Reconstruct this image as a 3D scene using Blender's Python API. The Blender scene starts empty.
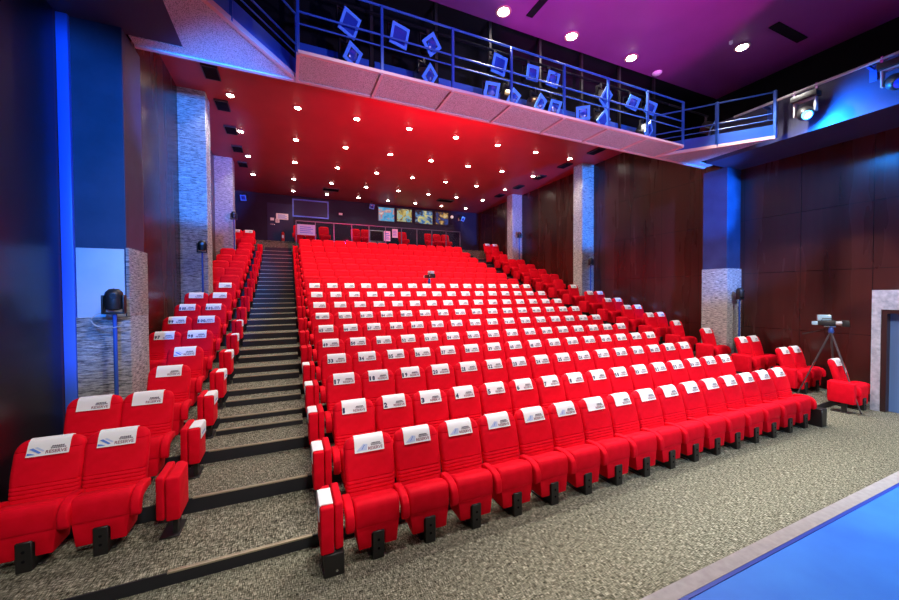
import bpy, bmesh, math, random
from mathutils import Vector, Matrix
random.seed(7)
C = bpy.context.scene.collection
PI = math.pi

# ------------------------------------------------------------------ materials
def nm(name):
    m = bpy.data.materials.new(name); m.use_nodes = True
    nt = m.node_tree; b = nt.nodes['Principled BSDF']
    return m, nt, b
def plain(name, col, rough=.6, metal=0., emit=None, es=0., spec=None):
    m, nt, b = nm(name)
    b.inputs['Base Color'].default_value = (*col, 1)
    b.inputs['Roughness'].default_value = rough
    b.inputs['Metallic'].default_value = metal
    if spec is not None: b.inputs['Specular IOR Level'].default_value = spec
    if emit:
        b.inputs['Emission Color'].default_value = (*emit, 1)
        b.inputs['Emission Strength'].default_value = es
    return m
def node(nt, t, **kw):
    n = nt.nodes.new(t)
    for k, v in kw.items():
        if k in n.inputs: n.inputs[k].default_value = v
        else: setattr(n, k, v)
    return n
def ramp(nt, stops):
    r = nt.nodes.new('ShaderNodeValToRGB'); e = r.color_ramp.elements
    while len(e) < len(stops): e.new(.5)
    for x, (p, c) in zip(e, stops): x.position = p; x.color = (*c, 1)
    return r
def coords(nt, scale=(1, 1, 1), rot=(0, 0, 0), kind='Object'):
    tc = nt.nodes.new('ShaderNodeTexCoord'); mp = nt.nodes.new('ShaderNodeMapping')
    mp.inputs['Scale'].default_value = scale; mp.inputs['Rotation'].default_value = rot
    nt.links.new(tc.outputs[kind], mp.inputs['Vector']); return mp
def bump(nt, b, src, strength=.3, dist=.01):
    bp = nt.nodes.new('ShaderNodeBump'); bp.inputs['Strength'].default_value = strength; bp.inputs['Distance'].default_value = dist
    nt.links.new(src, bp.inputs['Height']); nt.links.new(bp.outputs['Normal'], b.inputs['Normal'])

def fabric(name, c1, c2):
    m, nt, b = nm(name)
    mp = coords(nt, (1, 1, 1))
    n = node(nt, 'ShaderNodeTexNoise', Scale=9., Detail=3.); nt.links.new(mp.outputs[0], n.inputs['Vector'])
    r = ramp(nt, [(.3, c1), (.7, c2)]); nt.links.new(n.outputs['Fac'], r.inputs[0]); nt.links.new(r.outputs[0], b.inputs['Base Color'])
    w = node(nt, 'ShaderNodeTexNoise', Scale=260., Detail=1.); nt.links.new(mp.outputs[0], w.inputs['Vector'])
    bump(nt, b, w.outputs['Fac'], .15, .004)
    b.inputs['Roughness'].default_value = .75
    b.inputs['Specular IOR Level'].default_value = .12
    b.inputs['Sheen Weight'].default_value = .05; b.inputs['Sheen Tint'].default_value = (1, .25, .25, 1); b.inputs['Sheen Roughness'].default_value = .4
    return m
M = {}
M['red'] = fabric('red_velour', (.70, .0005, .012), (.80, .001, .019))
M['black'] = plain('black_steel', (.012, .011, .011), .45)
M['dark'] = plain('dark_riser', (.012, .013, .018), .5)
M['cover'] = plain('white_cotton', (.86, .87, .90), .8)
M['navy'] = plain('navy_ink', (.015, .03, .10), .8)
M['ink'] = plain('grey_ink', (.07, .05, .09), .8)
M['redink'] = plain('maroon_ink', (.22, .03, .07), .8)
M['blueink'] = plain('blue_ink', (.10, .25, .75), .8)
M['paleink'] = plain('pale_blue_ink', (.50, .60, .85), .8)
M['alu'] = plain('aluminium', (.45, .40, .28), .4, .6)
M['chrome'] = plain('chrome', (.8, .8, .8), .2, 1.)
M['white'] = plain('white_plastic', (.8, .8, .8), .5)
M['lamp'] = plain('lamp_glow', (1, .9, .8), .4, emit=(1, .86, .72), es=60)
M['lamp2'] = plain('lamp_glow_front', (1, .95, .85), .4, emit=(1, .95, .86), es=110)
M['ring'] = plain('lamp_ring', (.55, .3, .25), .4, .3)
M['blueglow'] = plain('blue_beam_lens', (.5, .8, 1), .3, emit=(.2, .7, 1), es=3)
M['railblue'] = plain('blue_painted_steel', (.018, .085, .40), .4)
M['railpink'] = plain('pale_painted_steel', (.75, .45, .45), .5)
M['brass'] = plain('warm_metal', (.65, .42, .22), .3, .8)
M['glass'] = None
M['casing'] = plain('dark_casing', (.03, .012, .012), .4)
M['bluedoor'] = plain('blue_door_paint', (.13, .25, .55), .4)
M['navydoor'] = plain('navy_door_paint', (.006, .014, .07), .6)
M['extinguisher'] = plain('extinguisher_red', (.7, .02, .02), .3)
M['greybox'] = plain('grey_case', (.45, .45, .45), .5)
M['camblue'] = plain('camera_shell', (.40, .62, .75), .3, .2)
M['lensglass'] = plain('lens_glass', (.02, .05, .35), .12, 0., spec=.9)
M['gelframe'] = plain('blue_gel_frame', (.09, .30, .90), .35)
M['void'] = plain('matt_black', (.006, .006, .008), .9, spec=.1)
M['stripblue'] = plain('blue_pilaster_paint', (.06, .16, .75), .4)
M['edgeblue'] = plain('deep_blue_edge', (.01, .05, .45), .5)
M['tripodleg'] = plain('tripod_leg_metal', (.10, .09, .10), .35, .5)
M['sconce'] = plain('sconce_glow', (.8, .7, .6), .4, emit=(1, .85, .7), es=.5)
M['barriersteel'] = plain('barrier_steel', (.16, .20, .25), .35, .5)
M['platform'] = plain('platform_timber', (.05, .05, .05), .8)

def carpet():
    m, nt, b = nm('grey_woven_carpet')
    a = coords(nt, (150, 20, 50)); c = coords(nt, (20, 150, 50))
    n1 = node(nt, 'ShaderNodeTexNoise', Scale=1., Detail=2.); nt.links.new(a.outputs[0], n1.inputs['Vector'])
    n2 = node(nt, 'ShaderNodeTexNoise', Scale=1., Detail=2.); nt.links.new(c.outputs[0], n2.inputs['Vector'])
    mx = node(nt, 'ShaderNodeMath', operation='ADD'); nt.links.new(n1.outputs['Fac'], mx.inputs[0]); nt.links.new(n2.outputs['Fac'], mx.inputs[1])
    hf = node(nt, 'ShaderNodeMath', operation='MULTIPLY'); hf.inputs[1].default_value = .5; nt.links.new(mx.outputs[0], hf.inputs[0])
    r = ramp(nt, [(.38, (.016, .0155, .010)), (.46, (.085, .084, .058)), (.54, (.19, .188, .135)), (.64, (.50, .49, .38))])
    nt.links.new(hf.outputs[0], r.inputs[0]); nt.links.new(r.outputs[0], b.inputs['Base Color'])
    bump(nt, b, hf.outputs[0], .3, .005)
    b.inputs['Roughness'].default_value = .95; b.inputs['Specular IOR Level'].default_value = .1
    return m
M['carpet'] = carpet()
def stagefloor():
    m, nt, b = nm('blue_stage_floor')
    mp = coords(nt, (1, 1, 1)); n = node(nt, 'ShaderNodeTexNoise', Scale=2.2, Detail=5.); nt.links.new(mp.outputs[0], n.inputs['Vector'])
    r = ramp(nt, [(.3, (.012, .17, .82)), (.75, (.03, .26, .95))]); nt.links.new(n.outputs['Fac'], r.inputs[0]); nt.links.new(r.outputs[0], b.inputs['Base Color'])
    b.inputs['Roughness'].default_value = .6
    return m
M['stage'] = stagefloor()
def wallwood(name, c1, c2, rough):
    m, nt, b = nm(name)
    mp = coords(nt, (3., 1.1, .12)); n = node(nt, 'ShaderNodeTexNoise', Scale=1.5, Detail=4.); nt.links.new(mp.outputs[0], n.inputs['Vector'])
    r = ramp(nt, [(.3, c1), (.7, c2)]); nt.links.new(n.outputs['Fac'], r.inputs[0])
    # panel joints: every 1.25 m along the wall, every 1.5 m up
    tc = nt.nodes.new('ShaderNodeTexCoord'); sp = nt.nodes.new('ShaderNodeSeparateXYZ'); nt.links.new(tc.outputs['Object'], sp.inputs[0])
    def joint(sock, period, off):
        ad = node(nt, 'ShaderNodeMath', operation='ADD'); ad.inputs[1].default_value = off + 100 * period; nt.links.new(sock, ad.inputs[0])
        mo = node(nt, 'ShaderNodeMath', operation='MODULO'); mo.inputs[1].default_value = period; nt.links.new(ad.outputs[0], mo.inputs[0])
        lt = node(nt, 'ShaderNodeMath', operation='LESS_THAN'); lt.inputs[1].default_value = .014; nt.links.new(mo.outputs[0], lt.inputs[0]); return lt
    j1 = joint(sp.outputs['Y'], 1.25, .2); j2 = joint(sp.outputs['Z'], 1.5, .02)
    mxx = node(nt, 'ShaderNodeMath', operation='MAXIMUM'); nt.links.new(j1.outputs[0], mxx.inputs[0]); nt.links.new(j2.outputs[0], mxx.inputs[1])
    mix = nt.nodes.new('ShaderNodeMix'); mix.data_type = 'RGBA'
    nt.links.new(mxx.outputs[0], mix.inputs[0]); nt.links.new(r.outputs[0], mix.inputs[6]); mix.inputs[7].default_value = (.003, .002, .002, 1)
    nt.links.new(mix.outputs[2], b.inputs['Base Color'])
    rr = node(nt, 'ShaderNodeMapRange'); rr.inputs[3].default_value = rough - .06; rr.inputs[4].default_value = rough + .08
    nt.links.new(n.outputs['Fac'], rr.inputs[0]); nt.links.new(rr.outputs[0], b.inputs['Roughness'])
    return m
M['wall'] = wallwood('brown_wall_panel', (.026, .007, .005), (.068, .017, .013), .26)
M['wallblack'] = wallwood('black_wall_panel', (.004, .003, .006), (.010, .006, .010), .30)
def stone():
    m, nt, b = nm('ledger_stone_cladding')
    mp = coords(nt, (5, 5, 30)); v = node(nt, 'ShaderNodeTexVoronoi', Scale=1.3); nt.links.new(mp.outputs[0], v.inputs['Vector'])
    mp2 = coords(nt, (9, 9, 75)); n = node(nt, 'ShaderNodeTexNoise', Scale=1., Detail=4., Roughness=.7); nt.links.new(mp2.outputs[0], n.inputs['Vector'])
    ad = node(nt, 'ShaderNodeMath', operation='MULTIPLY'); nt.links.new(v.outputs['Distance'], ad.inputs[0]); nt.links.new(n.outputs['Fac'], ad.inputs[1])
    r = ramp(nt, [(.33, (.035, .035, .042)), (.45, (.34, .34, .35)), (.62, (.78, .77, .74))]); nt.links.new(n.outputs['Fac'], r.inputs[0]); nt.links.new(r.outputs[0], b.inputs['Base Color'])
    bump(nt, b, n.outputs['Fac'], 1., .06)
    b.inputs['Roughness'].default_value = .7
    return m
M['stone'] = stone()
def paint(name, c1, c2, rough=.5, sc=3.):
    m, nt, b = nm(name)
    mp = coords(nt); n = node(nt, 'ShaderNodeTexNoise', Scale=sc, Detail=5.); nt.links.new(mp.outputs[0], n.inputs['Vector'])
    r = ramp(nt, [(.3, c1), (.7, c2)]); nt.links.new(n.outputs['Fac'], r.inputs[0]); nt.links.new(r.outputs[0], b.inputs['Base Color'])
    bump(nt, b, n.outputs['Fac'], .1, .01)
    b.inputs['Roughness'].default_value = rough
    return m
M['pillarpaint'] = paint('dark_pillar_plaster', (.018, .03, .075), (.035, .05, .11))
M['palepanel'] = paint('pale_plaster_panel', (.50, .60, .68), (.60, .68, .74))
M['ceil'] = paint('auditorium_ceiling_paint', (.35, .033, .040), (.40, .040, .048), .5, 1.2)
M['ceilfront'] = paint('front_ceiling_paint', (.16, .022, .15), (.19, .028, .18), .6, 1.2)
M['backwall'] = paint('navy_back_wall_paint', (.008, .006, .028), (.012, .009, .036), .8, 2.)
M['soffit'] = paint('soffit_paint', (.028, .030, .075), (.035, .036, .09), .5, 2.)
M['frame'] = paint('grey_mottled_frame', (.28, .31, .38), (.50, .52, .60), .5, 14.)
M['stageedge'] = paint('grey_stage_edge', (.33, .31, .31), (.42, .40, .40), .6, 20.)
def meshmat():
    m, nt, b = nm('perforated_walkway_sheet')
    mp = coords(nt, (75, 75, 75)); v = node(nt, 'ShaderNodeTexVoronoi', Scale=1.); nt.links.new(mp.outputs[0], v.inputs['Vector'])
    r = ramp(nt, [(.20, (.10, .09, .12)), (.50, (.62, .56, .62))]); nt.links.new(v.outputs['Distance'], r.inputs[0]); nt.links.new(r.outputs[0], b.inputs['Base Color'])
    b.inputs['Roughness'].default_value = .5; b.inputs['Metallic'].default_value = .2
    return m
M['mesh'] = meshmat()
def glass():
    m, nt, b = nm('barrier_glass')
    b.inputs['Base Color'].default_value = (.75, .88, .95, 1); b.inputs['Transmission Weight'].default_value = 1; b.inputs['Roughness'].default_value = .04; b.inputs['IOR'].default_value = 1.2
    return m
M['glass'] = glass()
def postermat(i, cols):
    m, nt, b = nm('poster_print_%d' % i)
    mp = coords(nt, (2.2, 2.2, 2.6)); mp.inputs['Location'].default_value = (i * 3.1, i, i * 1.7)
    n = node(nt, 'ShaderNodeTexNoise', Scale=1.4, Detail=2., Distortion=.8); nt.links.new(mp.outputs[0], n.inputs['Vector'])
    k = len(cols); r = ramp(nt, [(.28 + .44 * q / (k - 1), c) for q, c in enumerate(cols)]); nt.links.new(n.outputs['Fac'], r.inputs[0])
    b.inputs['Base Color'].default_value = (.02, .02, .02, 1); nt.links.new(r.outputs[0], b.inputs['Emission Color']); b.inputs['Emission Strength'].default_value = .7
    b.inputs['Roughness'].default_value = .3
    return m

# ------------------------------------------------------------------ geometry helpers
def B(): return bmesh.new()
def box(bm, x0, x1, y0, y1, z0, z1, bev=0., seg=2, mi=0):
    r = bmesh.ops.create_cube(bm, size=1.)
    bmesh.ops.scale(bm, vec=(x1 - x0, y1 - y0, z1 - z0), verts=r['verts'])
    bmesh.ops.translate(bm, vec=((x0 + x1) / 2, (y0 + y1) / 2, (z0 + z1) / 2), verts=r['verts'])
    fs = list({f for v in r['verts'] for f in v.link_faces})
    if bev > 0:
        es = list({e for v in r['verts'] for e in v.link_edges})
        o = bmesh.ops.bevel(bm, geom=es, offset=bev, segments=seg, profile=.5, affect='EDGES', clamp_overlap=True)
        fs = list(set(o['faces']) | {f for f in fs if f.is_valid})
    for f in fs:
        if f.is_valid: f.material_index = mi
    return fs
def prism(bm, pts, axis, a0, a1, bev=0., seg=2, mi=0):
    """polygon (u,v) extruded along axis: 'x' -> (y,z), 'y' -> (x,z), 'z' -> (x,y)"""
    def P(u, v, a): return {'x': (a, u, v), 'y': (u, a, v), 'z': (u, v, a)}[axis]
    lo = [bm.verts.new(P(u, v, a0)) for u, v in pts]; hi = [bm.verts.new(P(u, v, a1)) for u, v in pts]
    fs = [bm.faces.new(lo), bm.faces.new(hi[::-1])]
    n = len(pts)
    for i in range(n): fs.append(bm.faces.new((lo[i], hi[i], hi[(i + 1) % n], lo[(i + 1) % n])))
    bmesh.ops.recalc_face_normals(bm, faces=fs)
    if bev > 0:
        es = list({e for f in fs for e in f.edges})
        o = bmesh.ops.bevel(bm, geom=es, offset=bev, segments=seg, profile=.5, affect='EDGES', clamp_overlap=True)
        fs = list(set(o['faces']) | {f for f in fs if f.is_valid})
    for f in fs:
        if f.is_valid: f.material_index = mi
def tube(bm, pts, r, n=8, mi=0, r1=None):
    pts = [Vector(p) for p in pts]; rings = []
    for i, p in enumerate(pts):
        d = (pts[min(i + 1, len(pts) - 1)] - pts[max(i - 1, 0)]).normalized()
        a = d.orthogonal().normalized() if abs(d.z) > .95 else d.cross(Vector((0, 0, 1))).normalized()
        b = d.cross(a)
        rr = r if r1 is None else r + (r1 - r) * i / (len(pts) - 1)
        rings.append([bm.verts.new(p + a * math.cos(2 * PI * k / n) * rr + b * math.sin(2 * PI * k / n) * rr) for k in range(n)])
    fs = []
    for A, Bq in zip(rings, rings[1:]):
        for k in range(n): fs.append(bm.faces.new((A[k], A[(k + 1) % n], Bq[(k + 1) % n], Bq[k])))
    fs.append(bm.faces.new(rings[0][::-1])); fs.append(bm.faces.new(rings[-1]))
    bmesh.ops.recalc_face_normals(bm, faces=fs)
    for f in fs: f.material_index = mi
def lathe(bm, prof, axis='z', c=(0, 0, 0), n=16, mi=0):
    """prof: list of (radius, height); closed with caps"""
    c = Vector(c); rings = []
    for r, h in prof:
        ring = []
        for k in range(n):
            a = 2 * PI * k / n; u, v = r * math.cos(a), r * math.sin(a)
            ring.append(bm.verts.new(c + Vector({'z': (u, v, h), 'y': (u, h, v), 'x': (h, u, v)}[axis])))
        rings.append(ring)
    fs = []
    for A, Bq in zip(rings, rings[1:]):
        for k in range(n): fs.append(bm.faces.new((A[k], A[(k + 1) % n], Bq[(k + 1) % n], Bq[k])))
    fs.append(bm.faces.new(rings[0][::-1])); fs.append(bm.faces.new(rings[-1]))
    bmesh.ops.recalc_face_normals(bm, faces=fs)
    for f in fs: f.material_index = mi
def mesh(name, bm, mats, smooth=True, ang=40):
    me = bpy.data.meshes.new(name); bm.to_mesh(me); bm.free()
    if not isinstance(mats, (list, tuple)): mats = [mats]
    for m in mats: me.materials.append(M[m] if isinstance(m, str) else m)
    if smooth:
        me.polygons.foreach_set('use_smooth', [True] * len(me.polygons)); me.set_sharp_from_angle(angle=math.radians(ang))
    return me
def link(name, me, parent=None, loc=(0, 0, 0), rot=(0, 0, 0)):
    o = bpy.data.objects.new(name, me); C.objects.link(o); o.parent = parent; o.location = loc; o.rotation_euler = rot
    return o
def obj(name, bm, mats, parent=None, loc=(0, 0, 0), rot=(0, 0, 0), smooth=True):
    return link(name, mesh(name, bm, mats, smooth), parent, loc, rot)
def tag(o, label, cat, group=None):
    o['label'] = label; o['category'] = cat
    if group: o['group'] = group
    return o
def thing(name, label, cat, loc=(0, 0, 0), rot=(0, 0, 0), group=None):
    o = bpy.data.objects.new(name, None); C.objects.link(o); o.empty_display_size = .1
    o.location = loc; o.rotation_euler = rot
    return tag(o, label, cat, group)
def struct(name, bm, mats, smooth=False, parent=None):
    o = obj(name, bm, mats, parent, smooth=smooth)
    if parent is None: o['kind'] = 'structure'
    return o
def sbox(name, mats, *a, **k):
    bm = B(); box(bm, *a, **k); return struct(name, bm, mats)
ORD = ['zeroth', 'first', 'second', 'third', 'fourth', 'fifth', 'sixth', 'seventh', 'eighth', 'ninth', 'tenth', 'eleventh', 'twelfth', 'thirteenth', 'fourteenth', 'fifteenth', 'sixteenth', 'seventeenth', 'eighteenth']
NUM = ['zero', 'one', 'two', 'three', 'four', 'five', 'six', 'seven', 'eight', 'nine', 'ten', 'eleven', 'twelve', 'thirteen', 'fourteen', 'fifteen', 'sixteen', 'seventeen', 'eighteen']

# ------------------------------------------------------------------ measured layout (metres, front floor = 0)
YR = [None, 3.746, 4.675, 5.558, 6.44, 7.34, 8.244, 9.117, 9.968, 10.858, 11.77] + [12.67 + .895 * i for i in range(8)]   # rows 1..18
FL = [None, 0., .114, .278, .436, .591, .789, 1.016, 1.252, 1.52, 1.794, 2.06, 2.34, 2.63, 2.93, 3.25, 3.60, 4.0, 4.40]
XL, XR, YB, ZC = -2.55, 11.88, 21.8, 7.85
RISER = [None, None] + [YR[k - 1] + .035 for k in range(2, 19)]      # front of platform k

# ------------------------------------------------------------------ setting
sbox('floor', 'carpet', XL - .3, XR + .3, -6, YR[1] + .3, -.2, 0)
for k in range(2, 19):
    y1 = RISER[k + 1] + .1 if k < 18 else 19.75
    sbox('floor', 'carpet', XL, XR, RISER[k], y1, FL[k] - .45 if k > 2 else -.1, FL[k])
sbox('floor', 'carpet', XL, XR, 19.7, 20.6, 4.1, 5.0)
sbox('floor', 'carpet', XL, XR, 20.55, YB, 4.5, 5.18)
for k in range(2, 19):                      # dark fronts of the tiers
    sbox('trim_%d' % k, 'dark', XL, XR, RISER[k] - .012, RISER[k], FL[k - 1], FL[k] - .004)
def stair(x0, x1, i):
    for k in range(5, 19):
        h = FL[k - 1] + (FL[k] - FL[k - 1]) / 2
        bm = B(); box(bm, x0, x1, RISER[k] - .33, RISER[k] - .012, FL[k - 1] - .02, h, mi=0)
        box(bm, x0, x1, RISER[k] - .342, RISER[k] - .33, FL[k - 1], h - .004, mi=1)
        struct('stair_step', bm, ['carpet', 'dark'])
    for q, (ya, za, zb) in enumerate([(19.35, 4.4, 4.7), (20.2, 5.0, 5.09)]):
        bm = B(); box(bm, x0, x1, ya, ya + .4, za - .02, zb, mi=0); box(bm, x0, x1, ya - .012, ya, za, zb - .004, mi=1)
        struct('stair_step', bm, ['carpet', 'dark'])
    for k in range(2, 19):                  # metal nosing along each step edge
        ys = [(RISER[k], FL[k])]
        if k >= 5: ys.append((RISER[k] - .33, FL[k - 1] + (FL[k] - FL[k - 1]) / 2))
        bm = B()
        for y, z in ys:
            box(bm, x0, x1, y - .015, y + .004, z - .012, z + .003)
            box(bm, x0, x1, y + .012, y + .018, z - .01, z + .003)
        struct('trim_%d' % (20 + i * 20 + k), bm, 'alu')
stair(-.97, .19, 0); stair(9.22, 10.18, 1)

# walls
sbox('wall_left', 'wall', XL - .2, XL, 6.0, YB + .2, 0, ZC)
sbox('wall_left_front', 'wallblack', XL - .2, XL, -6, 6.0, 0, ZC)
sbox('wall_right', 'wall', XR, XR + .2, 3.33, YB + .2, 0, ZC)
sbox('wall_right_front', 'wall', XR, XR + .2, -6, 3.33, 2.5, ZC)
sbox('wall_back', 'backwall', XL - .2, XR + .2, YB, YB + .2, 3.5, ZC)
# ceilings
sbox('ceiling', 'ceil', XL - .2, XR + .2, 7.0, YB + .2, ZC, ZC + .15)
sbox('ceiling_front', 'ceilfront', XL - .2, XR + .2, -6, 6.32, ZC, ZC + .15)
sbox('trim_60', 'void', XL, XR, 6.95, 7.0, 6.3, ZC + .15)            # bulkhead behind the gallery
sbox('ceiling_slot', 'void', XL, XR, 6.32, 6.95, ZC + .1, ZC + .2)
# side soffits
def soffit(name, x0, x1, inner):
    bm = B(); box(bm, x0, x1, -6, 6.22, 5.95, 6.92); o = struct(name, bm, 'soffit'); return o
sbox('trim_65', 'void', 11.0, XR, -6, 7.0, 6.92, ZC)  # added black box, stands in for the dark recess above the soffit
sbox('trim_66', 'void', XL, -1.9, -6, 7.0, 6.92, ZC)  # same black stand-in for shade on the left side
soffit('trim_61', XL, -1.3, -1.3); soffit('trim_62', 10.4, XR, 10.4)

# stage
sbox('floor_stage', 'stage', -8, 13, -6, 1.185, .0, .9)
sbox('trim_63', 'stageedge', -8, 13, 1.205, 1.285, 0., .905)
sbox('trim_64', 'edgeblue', -8, 13, 1.185, 1.205, 0., .903)

# pillars -----------------------------------------------------------
def pillar(name, side, y0, y1, z0, kind):
    xw, xi = (XL, -1.93) if side == 'L' else (XR, 11.24)
    a, b = min(xw, xi), max(xw, xi)
    root = None
    if kind == 'stone':
        bm = B(); box(bm, a, b, y0, y1, z0, ZC, .01); return struct(name, bm, 'stone')
    bm = B(); box(bm, a, b, y0, y1, 0, 5.96, .008); root = struct(name, bm, 'pillarpaint')
    e = .035; xin = xi + (e if side == 'L' else -e)
    bm = B()
    if side == 'L':
        box(bm, a + .12, xin, y0 - e, y1, .1, 2.2, .006)          # front cladding, low
        box(bm, xi, xin, y0 - e, y1 + .01, 2.2, 3.1, .006)        # side cladding, higher
    else:
        box(bm, xin, b, y0 - e, y1, .1, 3.13, .006)
    c = obj('stone_cladding', bm, 'stone', root); c['label'] = 'grey ledger stone cladding'
    if side == 'L':
        bm = B(); box(bm, a + .125, xi - .02, y0 - .02, y0, 2.2, 3.08, .004)
        c = obj('plaster_panel', bm, 'palepanel', root); c['label'] = 'pale plaster panel'
        bm = B(); box(bm, a, a + .115, y0 - .05, y0 + .05, .1, 5.95, .01)
        c = obj('corner_strip', bm, 'stripblue', root); c['label'] = 'bright blue vertical strip'
    return root
pillar('pillar', 'L', 6.1, 6.75, 0, 'paint'); pillar('pillar', 'R', 6.15, 6.8, 0, 'paint')
for y, z in ((11.5, 1.4), (16.65, 3.2)):
    pillar('pillar', 'L', y, y + .62, z, 'stone'); pillar('pillar', 'R', y + .12, y + .64, z, 'stone')

# door portal on the right ------------------------------------------
bm = B()
box(bm, 11.1, XR, 3.20, 3.33, 0, 2.5); box(bm, 11.1, XR, 1.2, 3.20, 2.10, 2.5); box(bm, 11.1, XR, .9, 1.2, 0, 2.5)
door = struct('door_1', bm, 'frame')
bm = B(); box(bm, 11.12, 11.5, 3.12, 3.20, 0, 2.10); box(bm, 11.12, 11.5, 1.28, 3.12, 2.02, 2.10); box(bm, 11.12, 11.5, 1.2, 1.28, 0, 2.10)
c = obj('door_casing', bm, 'casing', door); c['label'] = 'dark brown inner casing'
bm = B(); box(bm, 11.28, 11.34, 1.28, 3.12, 0, 2.02)
c = obj('door_leaf', bm, 'bluedoor', door); c['label'] = 'blue door leaf'

# ------------------------------------------------------------------ the theatre seat
def lerp(tab, z):
    for (a, ya), (b, yb) in zip(tab, tab[1:]):
        if z <= b: return ya + (yb - ya) * (z - a) / (b - a)
    return tab[-1][1]
SQ = lambda z: z if z < .7 else .7 + (z - .7) * .87
YF = [(SQ(z), y) for z, y in [(.40, -.135), (.5, -.115), (.6, -.092), (.7, -.066), (.8, -.038), (.86, -.020), (.94, -.002), (1.0, .018), (1.03, .036), (1.046, .062)]]
YB_ = [(SQ(z), y) for z, y in [(.40, -.035), (.6, .015), (.8, .062), (.95, .105), (1.0, .115), (1.03, .108), (1.046, .085)]]
WD = [(SQ(z), y) for z, y in [(.40, .232), (.5, .247), (.7, .2545), (.9, .2545), (.95, .250), (.99, .236), (1.02, .214), (1.035, .19), (1.046, .16)]]
def backrest_bm(bm):
    zs = [.40, .44, .48]
    for c in (.515, .55, .585, .62): zs += [c - .01, c, c + .01]
    zs += [.66, .72, .78, SQ(.925), SQ(.935), SQ(.945)] + [SQ(z) for z in (.96, .98, 1.0, 1.015, 1.03, 1.04, 1.046)]
    rings = []
    for z in zs:
        w, yf, yb = lerp(WD, z), lerp(YF, z), lerp(YB_, z)
        if z in (.515, .55, .585, .62): yf += .009
        if z == SQ(.935): yf += .006
        r = min(.04, (yb - yf) * .46); ring = []
        for cx, cy, a0 in ((w - r, yb - r, 0), (-w + r, yb - r, 90), (-w + r, yf + r, 180), (w - r, yf + r, 270)):
            for t in (0, 30, 60, 90):
                a = math.radians(a0 + t); ring.append(bm.verts.new((cx + r * math.cos(a), cy + r * math.sin(a), z)))
        rings.append(ring)
    fs = []; n = len(rings[0])
    for A, Q in zip(rings, rings[1:]):
        for k in range(n): fs.append(bm.faces.new((A[k], A[(k + 1) % n], Q[(k + 1) % n], Q[k])))
    fs += [bm.faces.new(rings[0][::-1]), bm.faces.new(rings[-1])]
    bmesh.ops.recalc_face_normals(bm, faces=fs)
def cushion_bm(bm):
    pts = [(-.10, .40), (-.10, .478), (-.20, .518), (-.29, .540), (-.345, .538), (-.382, .50), (-.394, .42), (-.394, .31), (-.30, .30), (-.12, .32)]
    prism(bm, pts, 'x', -.214, .214, .026, 3)
def shell_bm(bm):
    pts = [(-.207, .335), (.207, .335), (.180, .112), (.062, .112), (.062, .24), (-.062, .24), (-.062, .112), (-.180, .112)]
    prism(bm, pts, 'y', -.386, -.11, .012, 2)
def pedestal_bm(bm, mi=0, mj=1):
    box(bm, -.054, .054, -.405, -.06, 0, .26, .006, 1, mi)
    box(bm, -.085, .085, -.33, -.02, 0, .018, .004, 1, mi)
    for z in (.10, .18): lathe(bm, [(.013, -.409), (.011, -.403)], 'y', (0, 0, z), 8, mj)
ARM = [(-.10, .525), (-.20, .54), (-.30, .54), (-.375, .518), (-.425, .468), (-.438, .41), (-.435, .335), (-.405, .305), (-.365, .32), (-.355, .39), (-.325, .44), (-.20, .455), (-.11, .45)]
def arm_bm(bm, s):
    prism(bm, ARM, 'x', s * .26 - .039, s * .26 + .039, .018, 3)
def cover_bm(bm):
    pr = [(-.031, .866), (-.022, .880), (-.010, .905), (.001, .93), (.012, .955), (.030, .985), (.062, 1.008), (.088, 1.008), (.115, .992), (.124, .96), (.112, .91)]
    inn = [(-.026, .868), (-.017, .882), (-.005, .907), (.005, .931), (.017, .953), (.034, .981), (.063, 1.003), (.087, 1.003), (.111, .989), (.119, .96), (.107, .91)]
    xs = [-.15, -.05, .05, .15]
    def grid(p): return [[bm.verts.new((x, y, z)) for x in xs] for y, z in p]
    o, i = grid(pr), grid(inn); fs = []
    for a in range(len(pr) - 1):
        for c in range(3):
            fs.append(bm.faces.new((o[a][c], o[a][c + 1], o[a + 1][c + 1], o[a + 1][c]))); fs.append(bm.faces.new((i[a][c], i[a + 1][c], i[a + 1][c + 1], i[a][c + 1])))
        for c in (0, 3): fs.append(bm.faces.new((o[a][c], o[a + 1][c], i[a + 1][c], i[a][c])))
    for a in (0, -1):
        for c in range(3): fs.append(bm.faces.new((o[a][c], i[a][c], i[a][c + 1], o[a][c + 1])))
    bmesh.ops.recalc_face_normals(bm, faces=fs)

# print on the covers: plane of the cover front, u to the viewer's right, v up the cloth
TH = math.atan2(.030, .063)
def cov(u, v, d=.0035):
    return Vector((u, -.0050 + v * math.sin(TH) - d * math.cos(TH), .917 + v * math.cos(TH) + d * math.sin(TH)))
def glyphs(txt, bold=.0):
    cu = bpy.data.curves.new('lettering', 'FONT'); cu.body = txt; cu.size = 1.; cu.offset = bold; cu.resolution_u = 2
    o = bpy.data.objects.new('lettering', cu); C.objects.link(o)
    bpy.context.view_layer.update()
    dg = bpy.context.evaluated_depsgraph_get(); me = bpy.data.meshes.new_from_object(o.evaluated_get(dg))
    vs = [(v.co.x, v.co.y) for v in me.vertices]; fs = [tuple(p.vertices) for p in me.polygons]
    bpy.data.objects.remove(o); bpy.data.curves.remove(cu); bpy.data.meshes.remove(me)
    return vs, fs
def put(bm, g, f, mi=0):
    vs, fs = g; nv = [bm.verts.new(f(x, y)) for x, y in vs]; out = []
    for p in fs:
        try: q = bm.faces.new([nv[i] for i in p]); q.material_index = mi; out.append(q)
        except ValueError: pass
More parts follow.
